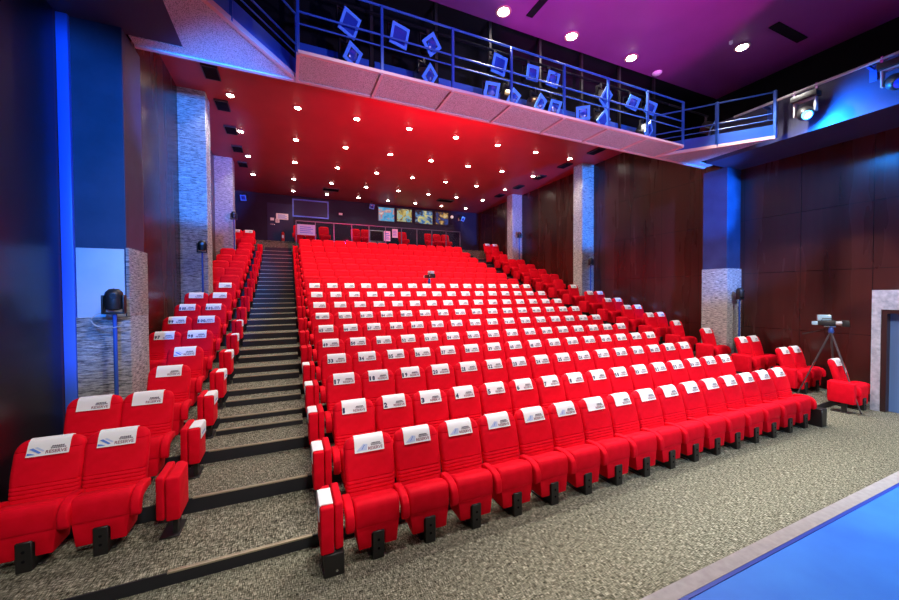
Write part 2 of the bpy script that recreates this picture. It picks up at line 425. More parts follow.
def fit(g, u0, u1, v0, v1, place):
    xs = [v[0] for v in g[0]]; ys = [v[1] for v in g[0]]; a, b, c, d = min(xs), max(xs), min(ys), max(ys)
    return lambda x, y: place(u0 + (u1 - u0) * (x - a) / (b - a), v0 + (v1 - v0) * (y - c) / (d - c))
G_RES = glyphs('RESERVE', .012)
def quad(bm, pts, mi, place=cov):
    f = bm.faces.new([bm.verts.new(place(u, v)) for u, v in pts]); f.material_index = mi
def print_mesh(kind):
    bm = B()
    put(bm, G_RES, fit(G_RES, -.015, .135, -.042, -.012, cov), 0)
    # small two-line emblem above the word
    for k in range(6):
        u = .022 + k * .015; quad(bm, [(u, .014), (u + .011, .014), (u + .014, .026), (u + .003, .026)], 1)
    for k in range(7):
        u = .016 + k * .016; quad(bm, [(u, -.002), (u + .012, -.002), (u + .014, .006), (u + .002, .006)], 1)
    quad(bm, [(.01, .0095), (.115, .0095), (.118, .012), (.013, .012)], 1)
    if kind == 'sweep':
        quad(bm, [(-.145, -.042), (-.085, -.042), (-.115, -.028), (-.145, -.022)], 2)
        quad(bm, [(-.135, .012), (-.110, .020), (-.045, -.028), (-.062, -.036)], 2)
        quad(bm, [(-.100, .022), (-.080, .026), (-.025, -.012), (-.036, -.020)], 3)
    elif kind == 'fan':
        quad(bm, [(-.135, -.040), (-.030, -.040), (-.020, .016), (-.060, .024)], 3)
        quad(bm, [(-.085, -.030), (-.075, -.030), (-.045, .012), (-.052, .014)], 2)
    return mesh('cover_print', bm, ['redink', 'ink', 'blueink', 'paleink'], False)
PRINT = {k: print_mesh(k) for k in ('sweep', 'fan', 'plain')}
DIG = {str(d): glyphs(str(d), .02 if d == 1 else .045) for d in range(10)}
def number_mesh(n):
    bm = B(); s = str(n); w = .044 if n < 10 else .038
    for i, ch in enumerate(s):
        u0 = -.143 + i * (w + .007); put(bm, DIG[ch], fit(DIG[ch], u0, u0 + (w if ch != '1' else w * .6), -.044, .022, cov))
    return mesh('cover_number', bm, 'navy', False)
def pm(f, *a, mats='red', name='part'):
    bm = B(); f(bm, *a); return mesh(name, bm, mats)
ME = dict(backrest=pm(backrest_bm, name='backrest'), seat=pm(cushion_bm, name='seat'), shell=pm(shell_bm, name='seat_shell'), pedestal=pm(pedestal_bm, mats=['black', 'void'], name='pedestal'),
          armR=pm(arm_bm, 1, name='armrest'), armL=pm(arm_bm, -1, name='armrest'), cover=pm(cover_bm, mats='cover', name='headrest_cover'))
def whole(arms):
    bm = B(); backrest_bm(bm); cushion_bm(bm); shell_bm(bm)
    for s in arms: arm_bm(bm, s)
    for f in bm.faces: f.material_index = 0
    pedestal_bm(bm, 1, 1)
    return mesh('theatre_seat', bm, ['red', 'black'])
WHOLE = {(1,): whole((1,)), (-1, 1): whole((-1, 1))}

def seat(x, k, label, group, arms=(1,), cover=None, number=None, detail=True, dy=0., rz=0.):
    loc = (x, YR[k] + dy, FL[k])
    if not detail:
        o = link('theatre_seat', WHOLE[arms], None, loc); return tag(o, label, 'seat', group)
    t = thing('theatre_seat', label, 'seat', loc, (0, 0, rz), group)
    link('backrest', ME['backrest'], t); link('seat', ME['seat'], t); link('seat_shell', ME['shell'], t)
    p = link('pedestal', ME['pedestal'], t); p['label'] = 'black steel pedestal foot'
    for s in arms: link('armrest', ME['armR' if s > 0 else 'armL'], t)
    if cover:
        c = link('headrest_cover', ME['cover'], t); c['label'] = 'white printed headrest cover'
        link('cover_print', PRINT[cover], c)
        if number: link('cover_number', number_mesh(number), c)
    return t
X0 = .75
num = 0
for k in range(1, 18):
    for i in range(16):
        x = X0 + .52 * i; arms = (-1, 1) if i == 0 else (1,)
        a = ORD[i + 1] + ' from the stair aisle'
        if i >= 8: a = ORD[16 - i] + ' from its right end' if i < 15 else 'at the right end'
        if i == 15: a = 'last at its right end'
        if k == 1: lab = 'front row red seat with RESERVE cover and black foot, ' + a
        elif k <= 7: lab = 'red seat with white cover numbered %d in row %s of central block' % (16 * (k - 2) + i + 1, NUM[k])
        elif k <= 10: lab = 'red seat with white cover, row %s of central block, %s' % (NUM[k], a)
        else: lab = 'plain red seat, row %s of central block, %s' % (NUM[k], a)
        g = 'seats in row %s of the central block' % NUM[k]
        jx = random.uniform(-.004, .004)
        if k <= 10:
            seat(x + jx * (k > 1), k, lab, g, arms, 'fan' if (k == 1 and i < 6) else 'plain', (16 * (k - 2) + i + 1) if 2 <= k <= 7 else None)
        else: seat(x, k, lab, g, arms, detail=False)
PAIR = lambda k: k not in (4, 5, 10, 11, 16, 17)
for k in range(2, 19):
    for j, x in enumerate((-1.585, -2.09)):
        if j == 1 and not PAIR(k): continue
        cv = None
        if k <= 10: cv = 'sweep' if k == 2 or (k == 5) else 'plain'
        if k == 18: cv = 'plain'
        where = ('beside the stair aisle' if j == 0 else 'beside the left wall') if PAIR(k) else 'alone beside the pillar'
        lab = 'red seat%s, row %s of left block, %s' % (' with white RESERVE cover' if cv else '', NUM[k - 1], where)
        n = {6: (98, 97), 7: (100, 99), 8: (102, 101)}.get(k, (None, None))[j]
        seat(x, k, lab, 'seats of the left block', (1,) if (j == 0 and PAIR(k)) else (-1, 1), cv, n, detail=bool(cv))
for k in range(1, 19):
    for j, x in enumerate((10.925, 11.445)):
        if j == 1 and (not PAIR(k) or k == 1): continue
        cv = 'plain' if k <= 10 or k == 18 else None
        where = ('on the aisle side' if j == 0 else 'beside the right wall') if PAIR(k) else 'alone beside the pillar'
        lab = 'red seat%s, row %s of right block, %s' % (' with white cover' if cv else '', NUM[k], where)
        if k == 1: lab = 'lone red seat with white cover under the video camera by the right doorway'
        seat(x, k, lab, 'seats of the right block', (-1, 1) if j == 0 else (1,), cv, None, detail=bool(cv))

# ------------------------------------------------------------------ folded jump seats along the aisles (local +x = aisle side)
def taper(bm, x0, x1, z0, z1, ya, yb, d):
    prism(bm, [(x0, ya), (x1, ya + d), (x1, yb - .02), (x0, yb)], 'z', z0, z1, .018, 3)
def jump_meshes(s):
    out = {}
    z0, z1 = .20, .615
    bm = B(); prism(bm, [(s * -.085, -.42), (s * -.012, -.44), (s * -.012, -.03), (s * -.085, -.03)], 'z', z0 + .01, z1 + .01, .018, 3); out['backrest'] = mesh('backrest', bm, 'red')
    bm = B(); prism(bm, [(s * -.002, -.45), (s * .112, -.45), (s * .112, -.10), (s * .06, -.03), (s * -.002, -.03)], 'z', z0, z1, .018, 3); out['seat'] = mesh('seat', bm, 'red')
    bm = B(); box(bm, s * .045 - .022, s * .045 + .022, -.33, -.25, .012, z0 + .02, .004, 1); box(bm, min(s * -.075, s * .09), max(s * -.075, s * .09), -.38, -.09, 0, .016, .004, 1); box(bm, -.05, .05, -.40, -.05, z0 - .018, z0 + .012, .004, 1)
    out['post'] = mesh('post', bm, 'black')
    bm = B(); box(bm, -.085, .085, -.46, -.12, 0, z0, .006, 1); lathe(bm, [(.012, -.465), (.012, -.459)], 'y', (.02, 0, .05), 8, 1); out['box'] = mesh('pedestal', bm, ['black', 'chrome'])
    a = s * .001; Z = z1
    bm = B(); prism(bm, [(a, Z + .002), (s * .094, Z + .006), (s * .112, Z - .002), (s * .1175, Z - .015), (s * .1175, Z - .135), (s * .1215, Z - .135), (s * .1225, Z - .013), (s * .115, Z + .007), (s * .096, Z + .013), (a, Z + .009)], 'y', -.40, -.12); out['cover'] = mesh('headrest_cover', bm, 'cover')
    # a few strokes printed on the hanging side
    bm = B()
    for q in range(5):
        x = s * .1232; y0 = -.35 + q * .035
        bm.faces.new([bm.verts.new((x, y0, Z - .10)), bm.verts.new((x, y0 + .024, Z - .10)), bm.verts.new((x, y0 + .024, Z - .075)), bm.verts.new((x, y0, Z - .075))])
    out['print'] = mesh('cover_print', bm, 'blueink', False)
    return out
JM = {1: jump_meshes(1), -1: jump_meshes(-1)}
def jump(x, k, s, label, group, base='post', cover=False):
    t = thing('folding_seat', label, 'folding seat', (x, YR[k], FL[k]), (0, 0, 0), group); j = JM[s]
    link('backrest', j['backrest'], t); link('seat', j['seat'], t)
    o = link('pedestal' if base == 'box' else 'post', j[base], t); o['label'] = 'black steel base'
    if cover:
        c = link('headrest_cover', j['cover'], t); c['label'] = 'white cover draped over top'; link('cover_print', j['print'], c)
    return t
def jl(k, block, cover): return 'folded red jump seat%s beside row %s of %s block' % (' with white cover' if cover else '', NUM[k], block)
for k in range(2, 18):
    cv = 3 <= k <= 8
    jump(-1.09, k, 1, jl(k - 1, 'left', cv), 'jump seats of the left block', cover=cv)
for k in range(1, 18):
    cv = k <= 5
    jump(.345, k, -1, jl(k, 'central', cv) + ', left end', 'jump seats at left end of central block', 'box' if k == 1 else 'post', cv)
for k in range(5, 18):
    cv = k <= 8
    jump(8.98, k, 1, jl(k, 'central', cv) + ', right end', 'jump seats at right end of central block', cover=cv)
for k in range(1, 18):
    jump(10.38, k, -1, jl(k, 'right', False), 'jump seats of the right block')
bm = B(); box(bm, 8.84, 9.02, 3.24, 3.46, 0, .33, .008, 1)
tag(obj('pedestal_box', bm, 'black'), 'black steel box on carpet at right end of front row', 'box')

# ------------------------------------------------------------------ pole speakers in front of the pillars
def speaker(x, y, z0, zt, label, cable=False):
    t = thing('pole_speaker', label, 'loudspeaker', (x, y, z0), group='loudspeakers on poles beside the pillars'); h = zt - z0
    bm = B(); lathe(bm, [(.022, 0.0), (.022, h - .16)], n=10); o = obj('pole', bm, 'railblue', t); o['label'] = 'blue pole'
    bm = B(); lathe(bm, [(.15, 0), (.15, .015), (.03, .035)], n=20); obj('base', bm, 'black', t)
    bm = B(); lathe(bm, [(.04, -.13), (.082, -.115), (.092, -.05), (.092, .06), (.082, .10), (.05, .135), (.0, .145)], c=(0, -.01, h), n=20); obj('cabinet', bm, 'black', t)
    bm = B(); box(bm, -.112, -.094, -.06, .03, h - .16, h + .06, .005); box(bm, .094, .112, -.06, .03, h - .16, h + .06, .005); box(bm, -.112, .112, -.06, .03, h - .175, h - .15, .005); obj('bracket', bm, 'black', t)
    bm = B(); lathe(bm, [(.034, -.105), (.032, -.095)], 'y', (.02, 0, h + .05), 14); o = obj('driver', bm, 'chrome', t); o['label'] = 'shiny round driver'
    if cable:
        bm = B(); pts = [(-.05 - .17 * math.sin(a) , -.02, h - .25 + .10 * math.cos(a)) for a in [PI * q / 10 for q in range(0, 15)]]
        tube(bm, pts, .006, 6); o = obj('cable', bm, 'greybox', t); o['label'] = 'looped grey cable'
speaker(-1.99, 5.88, .278, 2.42, 'black loudspeaker on blue pole before the large front left pillar', True)
speaker(-2.02, 11.28, 1.52, 3.74, 'black loudspeaker on pole before the middle stone pillar on the left')
speaker(-1.88, 16.42, 3.25, 5.56, 'black loudspeaker on pole before the rearmost left pillar')
speaker(11.42, 5.92, .278, 2.44, 'black loudspeaker on pole before the front right pillar')
speaker(11.42, 11.33, 1.52, 3.76, 'black loudspeaker on pole before the middle stone pillar on the right')
speaker(11.50, 16.5, 3.25, 5.62, 'black loudspeaker on pole before the rearmost right pillar')

# ------------------------------------------------------------------ ceiling downlights
def downlight_meshes(r, lampmat):
    bm = B(); lathe(bm, [(r * 1.5, 0), (r * 1.5, -.012), (r * 1.1, -.016), (r * 1.1, 0)], n=20); ring = mesh('ring', bm, 'ring')
    bm = B(); lathe(bm, [(r, 0), (r, -.02), (r * .6, -.03)], n=16); lens = mesh('lens', bm, lampmat); return ring, lens
DA, DB = downlight_meshes(.08, 'lamp'), downlight_meshes(.10, 'lamp2')
def spot(name, loc, target, energy, col, size, blend=.5, rad=.05):
    l = bpy.data.lights.new(name, 'SPOT'); l.energy = energy; l.color = col; l.spot_size = math.radians(size); l.spot_blend = blend; l.shadow_soft_size = rad
    o = bpy.data.objects.new(name, l); C.objects.link(o); o.location = loc
    o.rotation_euler = (Vector(target) - Vector(loc)).to_track_quat('-Z', 'Y').to_euler(); return o
def downlight(x, y, d, label, group, energy, col, size=118, tilt=0.):
    t = thing('ceiling_downlight', label, 'ceiling light', (x, y, ZC), group=group)
    link('ring', d[0], t); link('lens', d[1], t)
    spot('downlight_beam', (x, y, ZC - .06), (x, y - tilt, 0), energy, col, size, .6, .06)
WARM = (1., .93, .84)
E_HOUSE, E_FRONT = 235, 1300
for r in range(6):
    y = 9.07 + 2.38 * r
    for c in range(8):
        x = -1.35 + 1.68 * c
        if r == 0: lab = 'added ceiling spotlight, unseen behind the lighting gallery, %s from the left wall' % ORD[c + 1]  # extra lamp line, unseen, added to keep the middle rows lit
        else: lab = 'small glowing spotlight on red ceiling, %s lamp line from gallery, %s from left wall' % (ORD[r], ORD[c + 1])
        if (r == 5 and c == 0) or (r == 0 and c in (0, 7)): continue
        downlight(x, y - (.2 if r == 5 else 0), DA, lab, 'small spotlights in the red ceiling', E_HOUSE * (.26 if r >= 4 else .46 if r >= 2 else .9), WARM)
for (x, y), w in zip(((3.83, 6.0), (5.5, 6.0), (7.26, 6.0), (9.18, 4.76)), ('nearest the ceiling slot', 'second in its line of three', 'third in its line, beside the white disc', 'alone on the dark side of ceiling')):
    downlight(x, y, DB, 'bright round lamp on the purple front ceiling, ' + w, 'bright lamps in the purple front ceiling', E_FRONT, (1, .96, .9), 86, 4.6 if y > 5 else 2.)
bm = B(); lathe(bm, [(.11, 0), (.11, -.02), (.07, -.05)], n=18)
tag(obj('smoke_detector', bm, 'white', loc=(8.33, 6.15, ZC)), 'small white disc on the front ceiling above the gallery corner', 'detector')
bm = B(); lathe(bm, [(.035, 0), (.035, -.05), (.015, -.07)], n=12)
tag(obj('sprinkler', bm, 'white', loc=(8.75, 4.75, ZC)), 'tiny white fitting beside the brightest front ceiling lamp', 'fitting')

# vents
def vent(x, y, w, d, label, group):
    t = thing('ceiling_vent', label, 'vent', (x, y, ZC), group=group)
    bm = B(); box(bm, -w / 2, w / 2, -d / 2, d / 2, -.05, 0); obj('grille', bm, 'void', t)
    bm = B()
    for (a, b, c, e) in ((-w / 2 - .02, -w / 2, -d / 2, d / 2), (w / 2, w / 2 + .02, -d / 2, d / 2), (-w / 2 - .02, w / 2 + .02, -d / 2 - .02, -d / 2), (-w / 2 - .02, w / 2 + .02, d / 2, d / 2 + .02)): box(bm, a, b, c, e, -.055, 0)
    obj('frame', bm, 'casing', t)
for q, y in enumerate((10.42, 12.1, 13.8, 15.48, 17.25)):
    vent(-1.62, y, .30, .55, 'black square vent at left edge of red ceiling, %s from gallery' % ORD[q + 1], 'vents at the left edge of the red ceiling')
    vent(10.75, y, .30, .55, 'black square vent at right edge of red ceiling, %s from gallery' % ORD[q + 1], 'vents at the right edge of the red ceiling')
vent(2.1, 19.63, .75, .45, 'dark ceiling vent above the navy back wall, near the booth window', 'vents at the back of the ceiling')
vent(8.4, 19.4, .9, .45, 'dark ceiling vent above the posters at the back', 'vents at the back of the ceiling')
vent(4.75, 5.0, .14, 1.6, 'long black slot vent on the purple front ceiling', None) if False else None
bm = B(); box(bm, 4.28, 4.42, 4.6, 5.9, ZC - .02, ZC); tag(obj('slot_vent', bm, 'void'), 'black slot vent between lamps on the purple front ceiling', 'vent')
bm = B(); box(bm, 9.0, 10.1, 4.02, 4.2, ZC - .02, ZC); tag(obj('slot_vent', bm, 'void'), 'black slot vent on the dark right side of front ceiling', 'vent')

# ------------------------------------------------------------------ lighting gallery
gal = thing('lighting_gallery', 'blue railed steel lighting gallery hanging under the ceiling', 'gallery', (4.41, 6.1, 5.95))
GZ = 5.95
def gp(bm): bmesh.ops.translate(bm, vec=(-4.41, -6.1, -5.95), verts=bm.verts); return bm
PX = [.18, 1.40, 2.62, 3.80, 5.04, 6.22, 7.42, 8.64]
YN, YFAR = 5.70, 6.46
for a, b in zip(PX, PX[1:]):
    bm = B(); box(bm, a + .02, b - .02, YN + .03, YFAR - .03, GZ, GZ + .02); obj('walkway_panel', gp(bm), 'mesh', gal)
bm = B()
box(bm, PX[0], PX[-1], YN - .025, YN + .03, GZ - .02, GZ + .025); box(bm, PX[0], PX[-1], YFAR - .03, YFAR + .03, GZ - .02, GZ + .05)
o = obj('edge_beam', gp(bm), 'railpink', gal); o['label'] = 'pale pink edge beams'
for x in PX:
    bm = B(); box(bm, x - .022, x + .022, YN, YFAR, GZ - .035, GZ + .01); o = obj('cross_beam', gp(bm), 'railpink', gal)
    bm = B(); box(bm, x - .022, x + .022, YN - .022, YN + .022, GZ, GZ + 1.04, .004, 1); obj('post', gp(bm), 'railblue', gal)
    bm = B(); box(bm, x - .03, x + .03, YFAR - .02, YFAR + .04, GZ, ZC + .1, .004, 1); obj('hanger', gp(bm), 'black', gal)
for z, r in ((GZ + 1.03, .018), (GZ + .58, .015), (GZ + .41, .011)):
    bm = B(); tube(bm, [(PX[0], YN, z), (PX[-1], YN, z)], r); obj('rail', gp(bm), 'railblue', gal)
bm = B()
for a, b in zip(PX, PX[1:]): box(bm, a + .05, b - .05, YFAR - .01, YFAR + .015, GZ + .05, GZ + .62)
obj('toe_board', gp(bm), 'railblue', gal)
bm = B()
for z in (GZ + 1.22, GZ + .72): tube(bm, [(PX[0], 6.15, z), (PX[-1] + .1, 6.15, z)], .026)
obj('lighting_pipe', gp(bm), 'void', gal)
# diagonal wings at both ends
def wing(mir):
    f = (lambda p: p) if not mir else (lambda p: (8.82 - p[0], p[1]))
    poly = [f(p) for p in ((.18, YFAR - .02), (-.85, 5.14), (-1.298, 4.58), (-1.298, 6.24), (-1.9, 6.24), (-1.9, YFAR - .02))]
    bm = B(); prism(bm, poly, 'z', GZ, GZ + .02); o = obj('walkway_panel', gp(bm), 'mesh', gal)
    a, b = Vector((*f((.19, 6.44)), 0)), Vector((*f((-1.29, 4.57)), 0))
    d = (b - a).normalized(); n = Vector((-d.y, d.x, 0))
    def bar(w0, w1, z0, z1, t0=0, t1=1):
        p, q = a + (b - a) * t0, a + (b - a) * t1
        pts = [p + n * w0, q + n * w0, q + n * w1, p + n * w1]; bm = B(); prism(bm, [(v.x, v.y) for v in pts], 'z', z0, z1); return bm
    o = obj('edge_beam', gp(bar(-.03, .03, GZ - .02, GZ + .05)), 'railpink', gal)
    obj('toe_board', gp(bar(-.012, .012, GZ + .05, GZ + .30)), 'railblue', gal)
    for z, r in ((GZ + 1.03, .018), (GZ + .55, .015), (GZ + .41, .011)):
        bm = B(); tube(bm, [a + Vector((0, 0, z)), b + Vector((0, 0, z))], r); obj('rail', gp(bm), 'railblue', gal)
    for t in (0.0, .55, 1.0):
        p = a + (b - a) * t; bm = B(); box(bm, p.x - .03, p.x + .03, p.y - .03, p.y + .03, GZ, GZ + 1.06, .004, 1); obj('post', gp(bm), 'railblue', gal)
    far = [f((.18, YFAR)), f((-1.9, YFAR))]
    bm = B(); box(bm, min(far[0][0], far[1][0]), max(far[0][0], far[1][0]), YFAR - .03, YFAR + .03, GZ - .02, GZ + .04); obj('edge_beam', gp(bm), 'railpink', gal)
wing(False); wing(True)

# ------------------------------------------------------------------ stage lights on the gallery (each hangs from a pipe)
def lamp_meshes(kind):
    o = {}
    if kind == 'fresnel':     # local -y is the beam direction, origin at the clamp
        bm = B(); lathe(bm, [(.06, .16), (.10, .12), (.11, .0), (.11, -.14), (.10, -.15)], 'y', (0, 0, -.26), 14); o['housing'] = (mesh('housing', bm, 'black'))
        bm = B(); lathe(bm, [(.085, -.168), (.05, -.185), (.0, -.19)], 'y', (0, 0, -.26), 14); o['lens'] = mesh('lens', bm, 'lensglass')
        bm = B()
        for (a, b, c, d) in ((-.14, .14, .085, .14), (-.14, .14, -.14, -.085), (-.14, -.085, -.085, .085), (.085, .14, -.085, .085)): box(bm, a, b, -.168, -.15, -.26 + c, -.26 + d)
        o['colour_frame'] = mesh('colour_frame', bm, 'gelframe')
    else:                      # flood
        bm = B(); prism(bm, [(-.12, -.12), (.12, -.12), (.12, .12), (-.12, .12)], 'y', -.14, .10, .03, 2); bmesh.ops.translate(bm, vec=(0, 0, -.27), verts=bm.verts); o['housing'] = mesh('housing', bm, 'black')
        bm = B(); box(bm, -.115, .115, -.152, -.142, -.385, -.155); o['lens'] = mesh('lens', bm, 'lensglass')
        bm = B()
        for (a, b, c, d) in ((-.16, .16, .115, .16), (-.16, .16, -.16, -.115), (-.16, -.115, -.115, .115), (.115, .16, -.115, .115)): box(bm, a, b, -.165, -.14, -.27 + c, -.27 + d)
        o['colour_frame'] = mesh('colour_frame', bm, 'gelframe')
    bm = B()
    for s in (-1, 1): box(bm, s * .145 - .006, s * .145 + .006, -.02, .02, -.29, -.07)
    box(bm, -.15, .15, -.02, .02, -.075, -.06); box(bm, -.03, .03, -.03, .03, -.065, .03, .005, 1); o['yoke'] = mesh('yoke', bm, 'black')
    return o
LM = {k: lamp_meshes(k) for k in ('fresnel', 'flood')}
bm = B(); lathe(bm, [(.08, .15), (.112, .11), (.117, .0), (.117, -.13), (.12, -.15)], 'y', (0, 0, -.26), 14); BR = mesh('housing', bm, 'brass')
def stage_light(x, z, kind, rz, rx, roll, label, y=6.15, warm=False):
    t = thing('stage_light', label, 'stage light', (x, y, z), (0, 0, math.radians(rz)), 'stage lights on the lighting gallery')
    L = LM[kind]; link('yoke', L['yoke'], t)
    R = Matrix.Translation((0, 0, -.265)) @ Matrix.Rotation(math.radians(rx), 4, 'X') @ Matrix.Rotation(math.radians(roll), 4, 'Y') @ Matrix.Translation((0, 0, .265))
    h = link('housing', BR if warm else L['housing'], t); h.matrix_local = R
    if warm: h['label'] = 'warm metal housing'
    l = link('lens', L['lens'], t); l.matrix_local = R; l['label'] = 'blue reflecting lens'
    c = link('colour_frame', L['colour_frame'], t); c.matrix_local = R
U, D = GZ + 1.22 - .04, GZ + .72 - .05
POS = [(.90, U, 'flood', 25, 25, 8, 0), (.93, D, 'fresnel', 28, 20, 15, 0), (1.75, U, 'flood', 10, 15, 5, 0), (2.33, U, 'fresnel', 8, 15, 45, 0), (2.25, D, 'fresnel', 30, 25, 20, 1),
       (3.72, U, 'flood', 5, 15, 4, 0), (3.62, D, 'fresnel', -20, 20, 8, 0), (4.02, D, 'fresnel', 20, 35, 10, 1), (4.50, U, 'fresnel', 0, 10, 0, 0), (5.02, U, 'fresnel', -6, 12, 8, 0),
       (4.66, D, 'fresnel', 20, 25, 12, 1), (5.06, D, 'fresnel', 0, 30, 0, 0), (6.46, U, 'flood', 15, 25, 15, 0), (6.40, D, 'flood', 10, 25, 30, 0), (5.95, D, 'fresnel', -40, 10, 0, 0),
       (7.38, U, 'fresnel', -20, 10, 20, 0), (7.95, U, 'fresnel', -15, 10, 15, 0), (7.82, D, 'flood', 20, 20, 25, 0)]
up = [p for p in POS if p[1] == U]; dn = [p for p in POS if p[1] == D]
up.sort(key=lambda p: p[0]); dn.sort(key=lambda p: p[0])
for row, nmz in ((up, 'upper'), (dn, 'lower')):
    for q, (x, z, kd, rz, rx, ro, wm) in enumerate(row):
        stage_light(x, z, kd, rz, rx, ro, '%s on the %s gallery pipe, %s from its left end' % ('warm metal stage lamp' if wm else ('square flood lamp' if kd == 'flood' else 'round lens stage lamp'), nmz, ORD[q + 1]), warm=bool(wm))
# right wing lamp
bm = B(); tube(bm, [(8.75, 6.15, GZ + 1.22), (10.35, 6.15, GZ + 1.22)], .022); tag(obj('lighting_pipe', bm, 'black'), 'short dark pipe over the right gallery wing', 'pipe')
stage_light(10.25, U, 'flood', 30, 25, 25, 'single square flood lamp over the right gallery wing', y=6.15)

# side pipe and moving lights on the right soffit
t = thing('side_pipe', 'long horizontal lighting pipe bracketed off the right soffit', 'pipe', (10.12, 3.5, 6.78))
bm = B(); tube(bm, [(0, 1.9, 0), (0, -5, 0)], .03); obj('pipe', bm, 'greybox', t)
for y in (1.3, -.35, -2.2):
    bm = B(); box(bm, 0, .28, y - .02, y + .02, -.05, .0); box(bm, .26, .28, y - .05, y + .05, -.25, .05); obj('bracket', bm, 'railblue', t)
def moving(y, label, on):
    t = thing('moving_light', label, 'stage light', (10.12, y, 6.75), group='moving lights on the side pipe')
    bm = B(); box(bm, -.12, .12, -.22, .22, -.20, -.08, .015); obj('base', bm, 'black', t)
    bm = B(); box(bm, -.025, .025, -.2, -.16, -.1, .065); box(bm, -.025, .025, .16, .2, -.1, .065); box(bm, -.025, .025, -.17, .17, -.1, -.07); obj('clamp', bm, 'chrome', t)
    bm = B()
    for s in (-1, 1): box(bm, -.05, .05, s * .17 - .02, s * .17 + .02, -.50, -.18, .01)
    box(bm, -.05, .05, -.17, .17, -.225, -.185)
    obj('yoke', bm, 'greybox', t)
    bm = B(); lathe(bm, [(.07, -.17), (.13, -.12), (.14, .05), (.11, .17), (.10, .18)], 'x', (0, 0, 0), 16)
    R = Matrix.Translation((0, 0, -.48)) @ Matrix.Rotation(math.radians(30), 4, 'Z') @ Matrix.Rotation(math.radians(150), 4, 'Y')
    h = obj('head', bm, 'black', t); h.matrix_local = R
    bm = B(); lathe(bm, [(.085, .181), (.06, .195)], 'x', (0, 0, 0), 16); l = obj('lens', bm, 'blueglow' if on else 'lensglass', t); l.matrix_local = R
    l['label'] = 'glowing blue lens' if on else 'dark lens'
moving(4.05, 'moving head light glowing blue on the side pipe', True)
moving(2.78, 'unlit moving head light on the side pipe nearer the stage', False)

# ------------------------------------------------------------------ video cameras
def tripod(name, label, cat, loc, H, feet, s=1., rz=0.):
    t = thing(name, label, cat, loc)
    top = Vector((0, 0, H - .22 * s))
    for f in feet:
        f = Vector(f); bm = B(); mid = top.lerp(f, .5)
        for w in (-.02, .02): tube(bm, [top + Vector((w, 0, 0)), mid + Vector((w, 0, 0))], .011, 6)
        tube(bm, [top.lerp(f, .4), f], .013, 6)
        tube(bm, [f + Vector((0, 0, .0)), f + Vector((0, 0, .03))], .025 * s, 8); lg = obj('leg', bm, 'tripodleg', t)
        bm = B(); tube(bm, [mid - (f - top) * .03, mid + (f - top) * .03], .028 * s, 8); obj('lock', bm, 'chrome', lg)
    bm = B(); lathe(bm, [(.05 * s, -.06 * s), (.075 * s, 0), (.06 * s, .08 * s), (.045 * s, .12 * s), (.06 * s, .16 * s)], c=top, n=14); o = obj('fluid_head', bm, 'railblue', t); o['label'] = 'blue fluid head'
    R = Matrix.Translation((0, 0, H)) @ Matrix.Rotation(rz, 4, 'Z') @ Matrix.Scale(s, 4)
    def part(n, bm, m):
        o = obj(n, bm, m, t); o.matrix_local = R; return o
    bm = B(); box(bm, -.32, .05, -.075, .075, -.03, .12, .02); box(bm, -.05, .10, -.065, .065, -.05, .14, .015); part('body', bm, 'black')
    bm = B(); lathe(bm, [(.06, .08), (.068, .18), (.075, .26), (.07, .27)], 'x', (0, 0, .05), 16); o = part('lens_barrel', bm, 'greybox')
    bm = B(); box(bm, .24, .40, -.11, .11, -.045, .15, .01); o = part('lens_hood', bm, 'black')
    bm = B(); tube(bm, [(-.22, 0, .12), (-.20, 0, .2), (.02, 0, .2), (.05, 0, .14)], .014, 8); part('handle', bm, 'black')
    bm = B(); box(bm, -.30, .02, .09, .27, .12, .31, .012); o = part('monitor', bm, 'camblue'); o['label'] = 'silver blue viewfinder monitor'
    bm = B(); box(bm, -.45, -.30, -.06, .06, -.02, .10, .012); o = part('battery', bm, 'camblue')
    bm = B(); tube(bm, [(-.05, .05, -.12), (-.45, .22, -.30), (-.62, .28, -.36)], .012, 8); tube(bm, [(-.5, .24, -.315), (-.64, .29, -.37)], .024, 8); part('pan_handle', bm, 'black')
    bm = B(); box(bm, -.16, .10, -.05, .05, -.075, -.03, .006); part('mounting_plate', bm, 'chrome')
    return t
tripod('video_camera', 'large video camera on a tripod standing over the lone right seat', 'video camera', (11.03, 3.92, .114), 1.62,
       [(-.55, -.66, -.10), (.52, .10, .014), (-.42, .40, .014)], .68, math.radians(-62))
tripod('video_camera', 'small black video camera on tripod among the middle central seats', 'video camera', (4.63, 12.17, FL[10]), 1.25,
       [(-.25, -.05, .014), (.25, -.05, .014), (0, -.26, .014)], .75, math.radians(-80))

# ------------------------------------------------------------------ back wall
d2 = B(); box(d2, -.95, .33, YB - .03, YB, 5.18, 7.36); door2 = struct('door_2', d2, 'navydoor')
bm = B(); box(bm, -.86, .24, YB - .05, YB - .03, 5.2, 7.28); obj('door_leaf', bm, 'navydoor', door2)
bm = B(); box(bm, -.80, -.62, YB - .07, YB - .05, 6.2, 6.24); obj('handle', bm, 'chrome', door2)
def sign(x0, x1, z0, z1, y, label, mat='white', cat='sign', marks=True, mk='blueink'):
    t = thing('notice', label, cat, ((x0 + x1) / 2, y, z0)); w = (x1 - x0) / 2; h = z1 - z0
    bm = B(); box(bm, -w, w, -.012, 0, 0, h); obj('sheet', bm, mat, t)
    if marks:
        bm = B()
        for q in range(4): box(bm, -w * .7, w * (.75 - .25 * (q % 2)), -.015, -.012, h * (.18 + .18 * q), h * (.25 + .18 * q))
        obj('print', bm, mk, t)
    return t
sign(-.52, .08, 6.5, 6.82, YB - .051, 'white framed notice on the navy back door')
